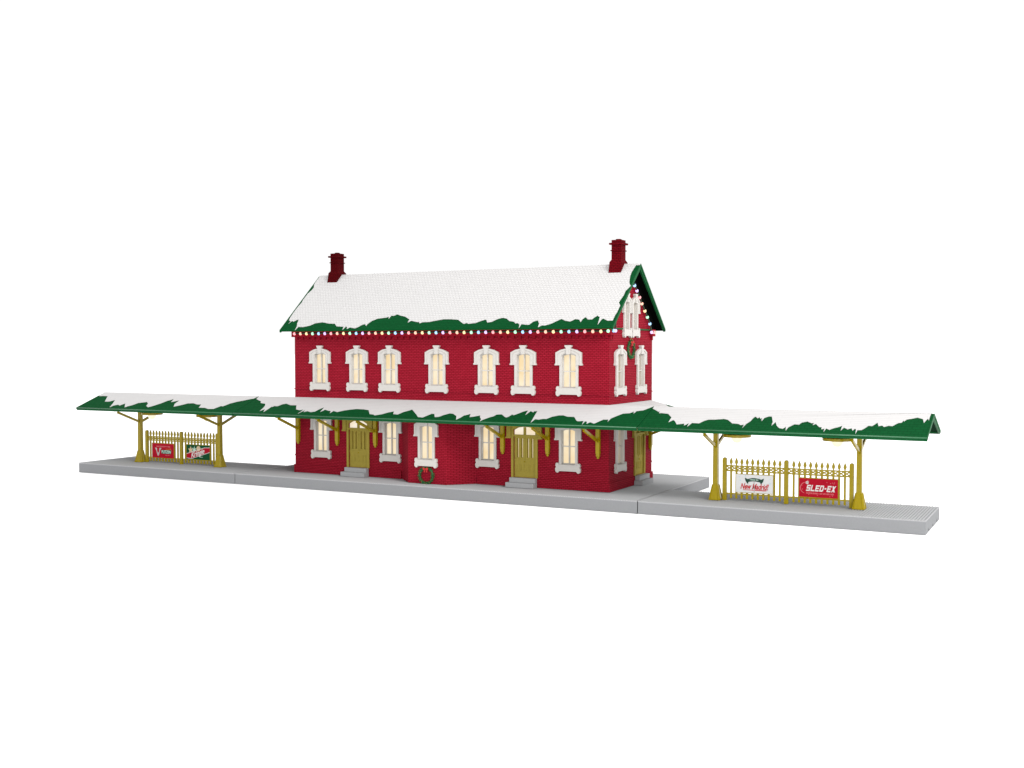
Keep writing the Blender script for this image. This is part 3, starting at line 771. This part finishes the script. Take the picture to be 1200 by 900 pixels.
# ------------------------------------------------------------------ side shelters: roof on two posts
def shelter(x0, x1, edge, label):
    cx = (x0 + x1) / 2
    t = thing('platform_shelter', label, 'shelter', (cx, CYR, ZP), 0, 'open shelters on the side platforms')
    def loc(mb):
        mb.v = [(x - cx, y - CYR, z - ZP) for x, y, z in mb.v]; return mb
    yb = 2 * CYR - CY0
    rf = loc(MB().shell([[(x0, CY0, CZE), (x1, CY0, CZE), (x1, CYR, CZR), (x0, CYR, CZR)], [(x0, CYR, CZR), (x1, CYR, CZR), (x1, yb, CZE), (x0, yb, CZE)]], 0.06)).build('roof', M['green'], t)
    fa = MB()
    fa.box(x0, x1, CY0 + 0.03, CY0 + 0.08, CZE - 0.15, CZE - 0.059)
    fa.box(x0, x1, yb - 0.07, yb - 0.015, CZE - 0.15, CZE - 0.059)
    for xa, xb in ((x0 + 0.001, x0 + 0.06), (x1 - 0.06, x1 - 0.001)):
        for s_ in (-1, 1):
            ye = CYR + s_ * (CYR - CY0)
            fa.prism([(xa, ye - s_ * 0.08, CZE - 0.03), (xa, CYR, CZR - 0.061), (xa, CYR, CZR - 0.24), (xa, ye - s_ * 0.08, CZE - 0.15)], (xb - xa, 0, 0))
    loc(fa).build('fascia', M['greentrim'], rf)
    loc(MB().tube([(x0, CY0 - 0.008, CZE - 0.012), (x1, CY0 - 0.008, CZE - 0.012)], 0.032, 10)).build('eave_lip', M['lipgreen'], rf, smooth=True)
    lp = MB()
    for xa, xb in ((x0 - 0.025, x0 - 0.001), (x1 + 0.001, x1 + 0.025)):
        if abs(xa + 24) < 0.1 or abs(xa) < 0.1: continue
        for s_ in (-1, 1):
            ye = CYR + s_ * (CYR - CY0)
            lp.prism([(xa, ye, CZE + 0.015), (xa, CYR, CZR + 0.015), (xa, CYR, CZR - 0.09), (xa, ye, CZE - 0.10)], (xb - xa, 0, 0))
    if lp.v: loc(lp).build('rake_lip', M['greentrim'], rf)
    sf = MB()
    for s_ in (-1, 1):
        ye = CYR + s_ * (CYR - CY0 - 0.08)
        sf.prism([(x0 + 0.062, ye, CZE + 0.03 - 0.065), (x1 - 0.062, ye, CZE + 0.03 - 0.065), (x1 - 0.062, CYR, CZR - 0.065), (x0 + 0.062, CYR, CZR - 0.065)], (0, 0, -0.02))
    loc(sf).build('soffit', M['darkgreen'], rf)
    sn = MB()
    xa = min(e[0] for e in edge); xb = max(e[0] for e in edge)
    first = [(x0 + 0.02, CYR - 0.008)] if x0 > -1 else [(x0 + 0.01, CYR - 0.008), (x0 + 0.01, 1.6)]
    last = [(x1 - 0.02, CYR - 0.008)]
    pts = first + edge + last
    if x0 > -1: pts = [(x0 + 0.01, CYR - 0.008), (x0 + 0.01, 1.86)] + edge + [(x1 - 0.07, CYR - 0.008)]
    a_, o_ = snow_poly(pts, 0.016, CP); sn.prism(a_, o_)
    nb = Vector((0, (CZR - CZE), (CYR - CY0))).normalized()
    bk = [(x0 + 0.04, CYR + 0.01)] + [(x, 2 * CYR - y) for x, y in rough_edge(x0 + 0.05, x1 - 0.05, CY0 + 0.2, 0.8, 11)] + [(x1 - 0.07, CYR + 0.01)]
    sn.prism([Vector((x, y, CZR - (CZR - CZE) / (CYR - CY0) * (y - CYR))) + nb * 0.004 for x, y in bk], nb * 0.016)
    sn = loc(sn).build('snow', M['snow2'], rf)
    post = None
    for px in (-3.21, 3.21):
        if post is None:
            m = MB()
            m.frust([(0, 0, 0.0, 0.27, 0.27), (0, 0, 0.035, 0.27, 0.27), (0, 0, 0.036, 0.25, 0.25), (0, 0, 0.70, 0.135, 0.135), (0, 0, 0.71, 0.118, 0.118), (0, 0, 2.9, 0.105, 0.105), (0, 0, 4.09, 0.105, 0.105)])
            for a in range(4):               # raised ribs on the flared foot
                ca, sa = math.cos(a * PI / 2), math.sin(a * PI / 2)
                for u in (-0.8, 0.8):
                    m.bar((0.252 * ca - 0.25 * u * sa, 0.252 * sa + 0.25 * u * ca, 0.04), (0.137 * ca - 0.13 * u * sa, 0.137 * sa + 0.13 * u * ca, 0.69), 0.035, 0.03)
            post = po = m.build('post', M['gold'], t)
            for s_ in (-1, 1):
                MB().bar((0, s_ * 0.05, 2.46), (0, s_ * 1.78, 3.13), 0.10, 0.13).build('brace', M['gold'], po)
            MB().bar((0, -2.0, 3.24), (0, 2.0, 3.24), 0.10, 0.10).build('crossbeam', M['gold'], po)
        else:
            po = copy_tree(post, t)
        po.location = Vector((px, 0, 0)) * S
    return t

shelter(-36.44, -24.02, LEFT_EDGE, 'long open shelter on gold posts over the fence with the green cookie sign')
shelter(0.02, 12.47, RIGHT_EDGE, 'long open shelter on gold posts over the fence with the red sled sign')

# ------------------------------------------------------------------ hanging lamps
def lamp(x, label):
    t = thing('hanging_lamp', label, 'lamp', (x, CYR, ZP + 0.06), 0, 'flat gold lamps hanging under the shelters')
    MB().lathe([(0.60, 2.90), (0.635, 2.87), (0.64, 2.88), (0.64, 2.985), (0.61, 3.005), (0.30, 3.05), (0.08, 3.08), (0.06, 3.12)], (0, 0, 0), 32).build('lamp_shade', M['gold'], t, smooth=False)
    MB().lathe([(0.03, 3.10), (0.03, 4.04)], (0, 0, 0), 8).build('stem', M['gold'], t)
    MB().lathe([(0.02, 2.59), (0.12, 2.61), (0.20, 2.68), (0.245, 2.78), (0.25, 2.879)], (0, 0, 0), 20).build('bulb', M['lampbulb'], t, smooth=True)
    return t
lamp(-30.23 - 2.22, 'flat gold lamp with glowing bulb above the red reindeer sign')
lamp(-30.23 + 2.24, 'flat gold lamp with glowing bulb above the green cookie sign')
lamp(6.24 - 2.22, 'flat gold lamp with glowing bulb above the white sign with the green banner')
lamp(6.24 + 2.26, 'flat gold lamp with glowing bulb above the red sled sign')

# ------------------------------------------------------------------ fences
FY = 2.17
def fence(x, label):
    t = thing('picket_fence', label, 'fence', (x, FY, ZP), 0, 'gold picket fences between shelter posts')
    pp = None
    for k in (-2.83, 0, 2.85):
        if pp is None:
            h = 0.095
            prof = [(-h, 0.0), (h, 0.0), (h, 1.87), (h * 0.8, 1.93), (h * 0.35, 1.965), (-h * 0.35, 1.965), (-h * 0.8, 1.93), (-h, 1.87)]
            pp = o = MB().prism([(a, -0.075, z) for a, z in prof], (0, 0.15, 0)).build('post', M['gold'], t, bevel=0.012)
        else:
            o = pp.copy(); C.objects.link(o); o.parent = t
        o.location = (k * S, 0, 0)
    for a, b in ((-2.734, -0.096), (0.096, 2.754)):
        MB().box(a, b, -0.03, 0.03, 1.56, 1.62).build('rail', M['gold'], t)
        MB().box(a, b, -0.03, 0.03, 1.335, 1.400).build('rail', M['gold'], t)
        MB().box(a, b, -0.03, 0.03, 0.285, 0.345).build('rail', M['gold'], t)
        lm = MB()
        n = 11; st_ = (b - a) / n
        for k in range(n):
            lm.bar((a + k * st_, 0, 1.401), (a + (k + 1) * st_, 0, 1.564), 0.036, 0.054)
            lm.bar((a + k * st_, 0.002, 1.564), (a + (k + 1) * st_, 0.002, 1.401), 0.034, 0.046)
        lm.build('lattice', M['gold'], t)
    pk = None
    for k in range(20):
        px = (-2.53 + 0.249 * k) if k < 10 else (0.33 + 0.248 * (k - 10))
        if pk is None:
            q = [(-0.045, 0.10), (0.045, 0.10), (0.045, 1.60), (0.024, 1.63), (0.03, 1.66), (0.07, 1.75), (0.058, 1.83), (0.0, 1.97), (-0.058, 1.83), (-0.07, 1.75), (-0.03, 1.66), (-0.024, 1.63), (-0.045, 1.60)]
            pk = o = MB().prism([(a, -0.035, z) for a, z in q], (0, 0.07, 0)).build('picket', M['gold'], t)
        else:
            o = pk.copy(); C.objects.link(o); o.parent = t
        o.location = (px * S, 0, 0)
    return t
fence(-30.12, 'gold picket fence bearing the red reindeer sign and the green cookie sign')
fence(6.27, 'gold picket fence bearing the white banner sign and the red sled sign')

# ------------------------------------------------------------------ signs on the fences
def sign(x0, x1, z0, z1, mat, label):
    t = thing('advertising_sign', label, 'sign', ((x0 + x1) / 2, FY - 0.05, (z0 + z1) / 2), 0, 'printed signs on the fences')
    hw, hh = (x1 - x0) / 2, (z1 - z0) / 2
    MB().box(-hw, hw, -0.03, 0.012, -hh, hh).build('board', M[mat], t)
    fr = MB()
    e = 0.03
    for a in ((-hw - e, hw + e, -hh - e, -hh - 0.001), (-hw - e, hw + e, hh + 0.001, hh + e), (-hw - e, -hw - 0.001, -hh, hh), (hw + 0.001, hw + e, -hh, hh)):
        fr.box(a[0], a[1], -0.034, 0.012, a[2], a[3])
    fr.build('frame', M['gold'], t)
    return t
Y1 = -0.0305
def flat(pts, y=Y1, th=0.006):
    return MB().prism([(x, y, z) for x, z in pts], (0, -th, 0))
def words(mb, x0, x1, z0, z1, seed, y=Y1, sl=0.0):
    """a line of print too small to read: word-shaped strokes"""
    rnd = random.Random(seed); x = x0
    while x < x1 - 0.02:
        wd = min(rnd.uniform(0.016, 0.034), x1 - x)
        mb.prism([(x, y, z0 + rnd.choice((0, 0, 0.2)) * (z1 - z0)), (x + wd, y, z0), (x + wd + sl, y, z1), (x + sl, y, z1 - rnd.choice((0, 0, 0.25)) * (z1 - z0))], (0, -0.005, 0))
        x += wd + (0.012 if rnd.random() > 0.22 else 0.035)
    return mb
def disc(cx, cz, r, y=Y1, n=16, th=0.006, sq=1.0):
    return flat([(cx + r * math.cos(2 * PI * k / n), cz + r * sq * math.sin(2 * PI * k / n)) for k in range(n)], y, th)
def star(cx, cz, r, ri, n, y=Y1, rot=PI / 2):
    return flat([(cx + (r if k % 2 == 0 else ri) * math.cos(rot + PI * k / n), cz + (r if k % 2 == 0 else ri) * math.sin(rot + PI * k / n)) for k in range(2 * n)], y)

# red sled sign
t = sign(6.86, 8.55, 0.97, 1.80, 'signred', 'red sign reading SLED-EX in slanted white capitals')
# squared, slanted capitals drawn from strokes on a cell 1 wide and 1 high
GL = {'S': [(0, .78, 1, 1), (0, .5, .3, .78), (0, .39, 1, .61), (.7, .2, 1, .5), (0, 0, 1, .22)], 'L': [(0, 0, .3, 1), (.3, 0, 1, .22)],
      'E': [(0, 0, .3, 1), (.3, .78, 1, 1), (.3, .39, .9, .61), (.3, 0, 1, .22)], 'D': [(0, 0, .3, 1), (.3, .78, .85, 1), (.3, 0, .85, .22), (.7, .1, 1, .9)],
      '-': [(.1, .4, .9, .62)]}
lt = MB()
def stroke_letter(ch, x, wd):
    zb_, ht_, sh = -0.145, 0.275, 0.26
    P_ = lambda u, v: (x + u * wd + sh * v * ht_, Y1, zb_ + v * ht_)
    if ch == 'X':
        lt.prism([P_(0, 0), P_(.33, 0), P_(1, 1), P_(.67, 1)], (0, -0.008, 0))
        lt.prism([P_(.67, 0), P_(1, 0), P_(.33, 1), P_(0, 1)], (0, -0.0085, 0))
    for i, (a, b, c, d) in enumerate(GL.get(ch, [])):
        lt.prism([P_(a, b), P_(c, b), P_(c, d), P_(a, d)], (0, -0.008 - 0.0003 * i, 0))
xx = -0.545
for ch in 'SLED-EX':
    wd = 0.095 if ch == '-' else 0.162
    stroke_letter(ch, xx, wd); xx += wd + 0.030
lt.build('lettering', M['inkwhite'], t)
words(MB(), -0.54, 0.66, -0.275, -0.205, 5, sl=0.015).build('small_print', M['inkpink'], t)
sw = MB()
arc = [(-0.55 + 0.24 * math.cos(a), -0.01 + 0.245 * math.sin(a)) for a in [R(62 + k * 12) for k in range(17)]]
for i in range(len(arc) - 1):
    wa = 0.006 + 0.022 * math.sin(PI * i / len(arc)); 
    sw.bar((arc[i][0], Y1 - 0.003, arc[i][1]), (arc[i + 1][0], Y1 - 0.003, arc[i + 1][1]), 0.006, wa + 0.01, up=(0, 1, 0)) if False else sw.bar((arc[i][0], Y1 - 0.003, arc[i][1]), (arc[i + 1][0], Y1 - 0.003, arc[i + 1][1]), wa + 0.008, 0.006, up=(0, 1, 0))
sw.build('swoosh', M['inkpink'], t)
star(-0.49, 0.225, 0.085, 0.05, 6).build('sparkle', M['inkwhite'], t)
sp = MB(); rnd = random.Random(4)
for k in range(26):
    x, z = rnd.uniform(-0.8, 0.8), rnd.uniform(-0.38, 0.38)
    if -0.62 < x < 0.78 and -0.3 < z < 0.16: continue
    s1 = star(x, z, 0.034, 0.012, 4); sp.add(s1.v, s1.f)
sp.build('snowflakes', M['inkpink'], t)

# white banner sign
t = sign(3.99, 5.69, 1.0, 1.82, 'signwhite', 'white sign with dark green banner over underlined red script')
bn = MB()
nn = 14
top = []; bot = []
for k in range(nn + 1):
    u = -0.30 + 0.60 * k / nn
    top.append((u, 0.265 - 0.35 * u * u * 1.6)); bot.append((u, 0.115 - 0.35 * u * u * 1.6))
bn.prism([(x, Y1, z) for x, z in top + bot[::-1]], (0, -0.006, 0))
for s_ in (-1, 1):
    q = [(s_ * 0.29, 0.20), (s_ * 0.44, 0.27), (s_ * 0.42, 0.17), (s_ * 0.40, 0.11), (s_ * 0.30, -0.02), (s_ * 0.26, 0.09)]
    bn.prism([(x, Y1 - 0.0005, z) for x, z in q], (0, -0.007, 0))
bn.build('banner', M['inkblack'], t)
words(MB(), -0.2, 0.2, 0.16, 0.21, 9, Y1 - 0.0065).build('banner_print', M['inkmint'], t)
link_mesh('lettering', font_mesh('New Madrid!', -0.64, 0.66, -0.255, 0.015, Y1, 0.008, 0.35, 0.03), M['inkred'], t)
MB().prism([(-0.55, Y1, -0.30), (0.50, Y1, -0.31), (0.62, Y1, -0.265), (-0.5, Y1, -0.275)], (0, -0.006, 0)).build('underline', M['inkred'], t)
cane = MB()
cane.box(-0.012, 0.012, Y1 - 0.012, Y1, -0.38, 0.04)
cane.tube([(0.03 * math.cos(a), Y1 - 0.006, 0.06 + 0.03 * math.sin(a)) for a in [k * 2 * PI / 10 for k in range(11)]], 0.010, 5)
cane.build('cane', M['inkgrey'], t)
sp = MB(); rnd = random.Random(8)
for k in range(30):
    x, z = rnd.uniform(-0.8, 0.8), rnd.uniform(-0.36, 0.36)
    if abs(x) < 0.62 and -0.32 < z < 0.28: continue
    s1 = disc(x, z, rnd.uniform(0.014, 0.04), n=8); sp.add(s1.v, s1.f)
sp.build('snowflakes', M['inkblue'], t)

# red reindeer sign
t = sign(-32.43, -30.66, 0.91, 1.78, 'signred', 'dark red sign with silver antler V and pale BLITZEN lettering')
words(MB(), -0.53, 0.62, 0.22, 0.30, 21).build('small_print', M['inkpink'], t)
words(MB(), 0.24, 0.66, 0.08, 0.15, 22).build('small_print', M['inkorange'], t)
v_ = MB()
for s_ in (-1, 1):
    v_.prism([(-0.40 + s_ * 0.0, Y1, -0.33), (-0.40 + s_ * 0.05, Y1, -0.28), (-0.40 + s_ * 0.14, Y1, -0.05), (-0.40 + s_ * 0.21, Y1, 0.17), (-0.40 + s_ * 0.11, Y1, 0.17), (-0.40 + s_ * 0.075, Y1, -0.06), (-0.40 + s_ * 0.012, Y1, -0.14)], (0, -0.006, 0))
    v_.prism([(-0.40 + s_ * 0.17, Y1, 0.04), (-0.40 + s_ * 0.27, Y1, 0.16), (-0.40 + s_ * 0.22, Y1, 0.16), (-0.40 + s_ * 0.16, Y1, 0.09)], (0, -0.005, 0))
v_.build('antler_emblem', M['inkgrey'], t)
MB().prism([(-0.14, Y1 + 0.002, -0.17), (0.64, Y1 + 0.002, -0.19), (0.66, Y1 + 0.002, 0.06), (-0.14, Y1 + 0.002, 0.05)], (0, -0.005, 0)).build('lettering_shadow', M['inkblack'], t)
link_mesh('lettering', font_mesh('BLITZEN', -0.12, 0.65, -0.15, 0.03, Y1 - 0.003, 0.008, 0.12, 0.03), M['inkmint'], t)
words(MB(), 0.2, 0.6, -0.285, -0.235, 23).build('small_print', M['inkpink'], t)

# green cookie sign
t = sign(-29.63, -27.79, 0.94, 1.80, 'signgreen', 'dark green sign with cookies and a slanted red Kringle ribbon')
MB().prism([(-0.915, Y1, -0.35), (-0.52, Y1, -0.37), (0.915, Y1, 0.05), (0.915, Y1, 0.30), (0.5, Y1, 0.28), (-0.915, Y1, -0.12)], (0, -0.004, 0)).build('ribbon', M['signred'], t)
tr = MB()
tr.prism([(-0.915, Y1, -0.12), (0.5, Y1, 0.28), (0.915, Y1, 0.30), (0.915, Y1, 0.325), (0.49, Y1, 0.305), (-0.915, Y1, -0.09)], (0, -0.007, 0))
tr.prism([(-0.915, Y1, -0.38), (-0.52, Y1, -0.40), (0.915, Y1, 0.02), (0.915, Y1, 0.048), (-0.52, Y1, -0.372), (-0.915, Y1, -0.352)], (0, -0.007, 0))
tr.build('ribbon_edge', M['inkwhite'], t)
me = font_mesh('Kringle', -0.54, 0.50, -0.29, 0.13, 0, 0.010, 0.22, 0.02)
for v in me.vertices:
    v.co.z += v.co.x * 0.29; v.co.y += (Y1 - 0.004) * S
link_mesh('lettering', me, M['inkwhite'], t)
words(MB(), 0.1, 0.36, -0.30, -0.25, 31).build('small_print', M['inkmint'], t)
star(-0.59, 0.13, 0.22, 0.10, 5).build('star_cookie', M['inktan'], t)
star(-0.30, 0.15, 0.23, 0.07, 6).build('snowflake_cookie', M['inkmint'], t)
disc(0.03, 0.22, 0.16, n=18).build('round_cookie', M['inktan'], t)

# ------------------------------------------------------------------ string of lights
sl_ = thing('string_lights', 'string of coloured glowing bulbs along the eave and the gable', 'string lights', (WX0, WY0, 8.4))
SX, SY, SZ = WX0, WY0, 8.4
pos = []
x = -21.28
for k in range(45):
    pos.append((x + k * 0.4235, WY0 - 0.19, 8.385))
pos += [(-2.27, WY0 - 0.19, 8.40), (WX1 + 0.20, WY0 + 0.06, 8.42), (WX1 + 0.20, WY0 + 0.30, 8.42)]
rake = [(5.07, 10.74), (5.40, 10.49), (5.78, 10.17), (6.10, 9.86), (6.53, 9.50), (6.90, 9.19), (7.27, 8.85)]
pos += [(WX1 + 0.13, 2.60 + 0.22 * k, 9.18 + 0.193 * k) for k in range(10)]
pos += [(WX1 + 0.13, y, z) for y, z in rake]
pos += [(WX1 + 0.20, 7.35, 8.41), (WX1 + 0.20, 7.68, 8.41), (WX1 + 0.16, WY1 + 0.02, 8.41)]
pts = [Vector((a - SX, b - SY + (0.02 if i < 46 else 0.0), c - SZ + 0.02)) for i, (a, b, c) in enumerate(pos)]
MB().tube(pts, 0.045, 6).build('wire', M['wire'], sl_)
meshes = {}
for i, q in enumerate(pos):
    nm = BULB[i % 6][0]
    if nm not in meshes:
        o = MB().lathe([(0.02, -0.084), (0.046, -0.074), (0.072, -0.04), (0.08, 0.0), (0.07, 0.042), (0.042, 0.07), (0.02, 0.082)], (0, 0, 0), 14).build('bulb', M['bulb_' + nm], sl_, smooth=True)
        meshes[nm] = o
    else:
        o = meshes[nm].copy(); C.objects.link(o); o.parent = sl_
    o['label'] = nm + ' bulb'
    o.location = Vector((q[0] - SX, q[1] - SY, q[2] - SZ)) * S

# ------------------------------------------------------------------ wreaths
def wreath(loc, rotz, label, seed, thread):
    t = thing('christmas_wreath', label, 'wreath', loc, rotz, 'green wreaths with red bows')
    rnd = random.Random(seed)
    m = MB()
    R0 = 0.40
    m.tube([(R0 * math.cos(a), -0.06, R0 * math.sin(a)) for a in [k * 2 * PI / 28 for k in range(29)]], 0.035, 6)
    for k in range(620):
        a = rnd.uniform(0, 2 * PI); ph = rnd.uniform(0, 2 * PI)
        c = Vector(((R0 + 0.042 * math.cos(ph)) * math.cos(a), -0.06 + 0.045 * math.sin(ph), (R0 + 0.042 * math.cos(ph)) * math.sin(a)))
        out = Vector((math.cos(a) * math.cos(ph), math.sin(ph) * 0.8 - 0.2, math.sin(a) * math.cos(ph)))
        tan = Vector((-math.sin(a), 0, math.cos(a)))
        d = (out + tan * rnd.uniform(-0.2, 1.3) + Vector((rnd.uniform(-.4, .4), rnd.uniform(-.4, .1), rnd.uniform(-.4, .4)))).normalized()
        s = d.cross(Vector((rnd.uniform(-1, 1), rnd.uniform(-1, 1), rnd.uniform(-1, 1)))).normalized()
        ln, wd = rnd.uniform(0.05, 0.10), rnd.uniform(0.011, 0.019)
        tip = c + d * ln
        if tip.y > -0.004: tip.y = -0.004
        m.add([c - s * wd * 0.5, c + d * ln * 0.5 + s * wd, tip, c + d * ln * 0.5 - s * wd], [(0, 1, 2, 3)])
    m.build('foliage', M['leaf'], t)
    bw = MB()
    for s_ in (-1, 1):
        bw.prism([(s_ * 0.02, -0.15, 0.34), (s_ * 0.08, -0.17, 0.43), (s_ * 0.19, -0.17, 0.44), (s_ * 0.20, -0.16, 0.34), (s_ * 0.17, -0.16, 0.25), (s_ * 0.08, -0.17, 0.27)], (0, 0.035, 0))
        bw.prism([(s_ * 0.01, -0.145, 0.30), (s_ * 0.06, -0.145, 0.30), (s_ * 0.15, -0.15, 0.10), (s_ * 0.09, -0.15, 0.12), (s_ * 0.06, -0.15, 0.08)], (0, 0.02, 0))
    bw.lathe([(0.02, -0.05), (0.05, -0.03), (0.05, 0.03), (0.02, 0.05)], (0, -0.165, 0.34), 10)
    bw.v = [(x * 0.8, y * 0.9 - 0.005, 0.36 + (z - 0.36) * 0.72) for x, y, z in bw.v]
    bw.build('bow', M['ribbon'], t)
    be = MB()
    for k in range(14):
        a = rnd.uniform(0, 2 * PI); rr = R0 + rnd.uniform(-0.07, 0.08)
        be.lathe([(0.004, -0.018), (0.018, 0), (0.004, 0.018)], (rr * math.cos(a), -0.135, rr * math.sin(a)), 7)
    be.build('berries', M['thread'], t)
    if thread:
        th = MB()
        th.tube([(-0.14, -0.07, 0.42), (0, -0.05, 0.72), (0.14, -0.07, 0.42)], 0.012, 5)
        th.build('hanging_thread', M['thread'], t)
    return t
wreath((BAYC, by, 1.02), 0, 'round green wreath with red bow under the bay window of the lower storey', 1, False)
wreath((WX1, 4.80, 7.52), PI / 2, 'green wreath with red bow hanging high between two windows of the gable wall', 2, True)
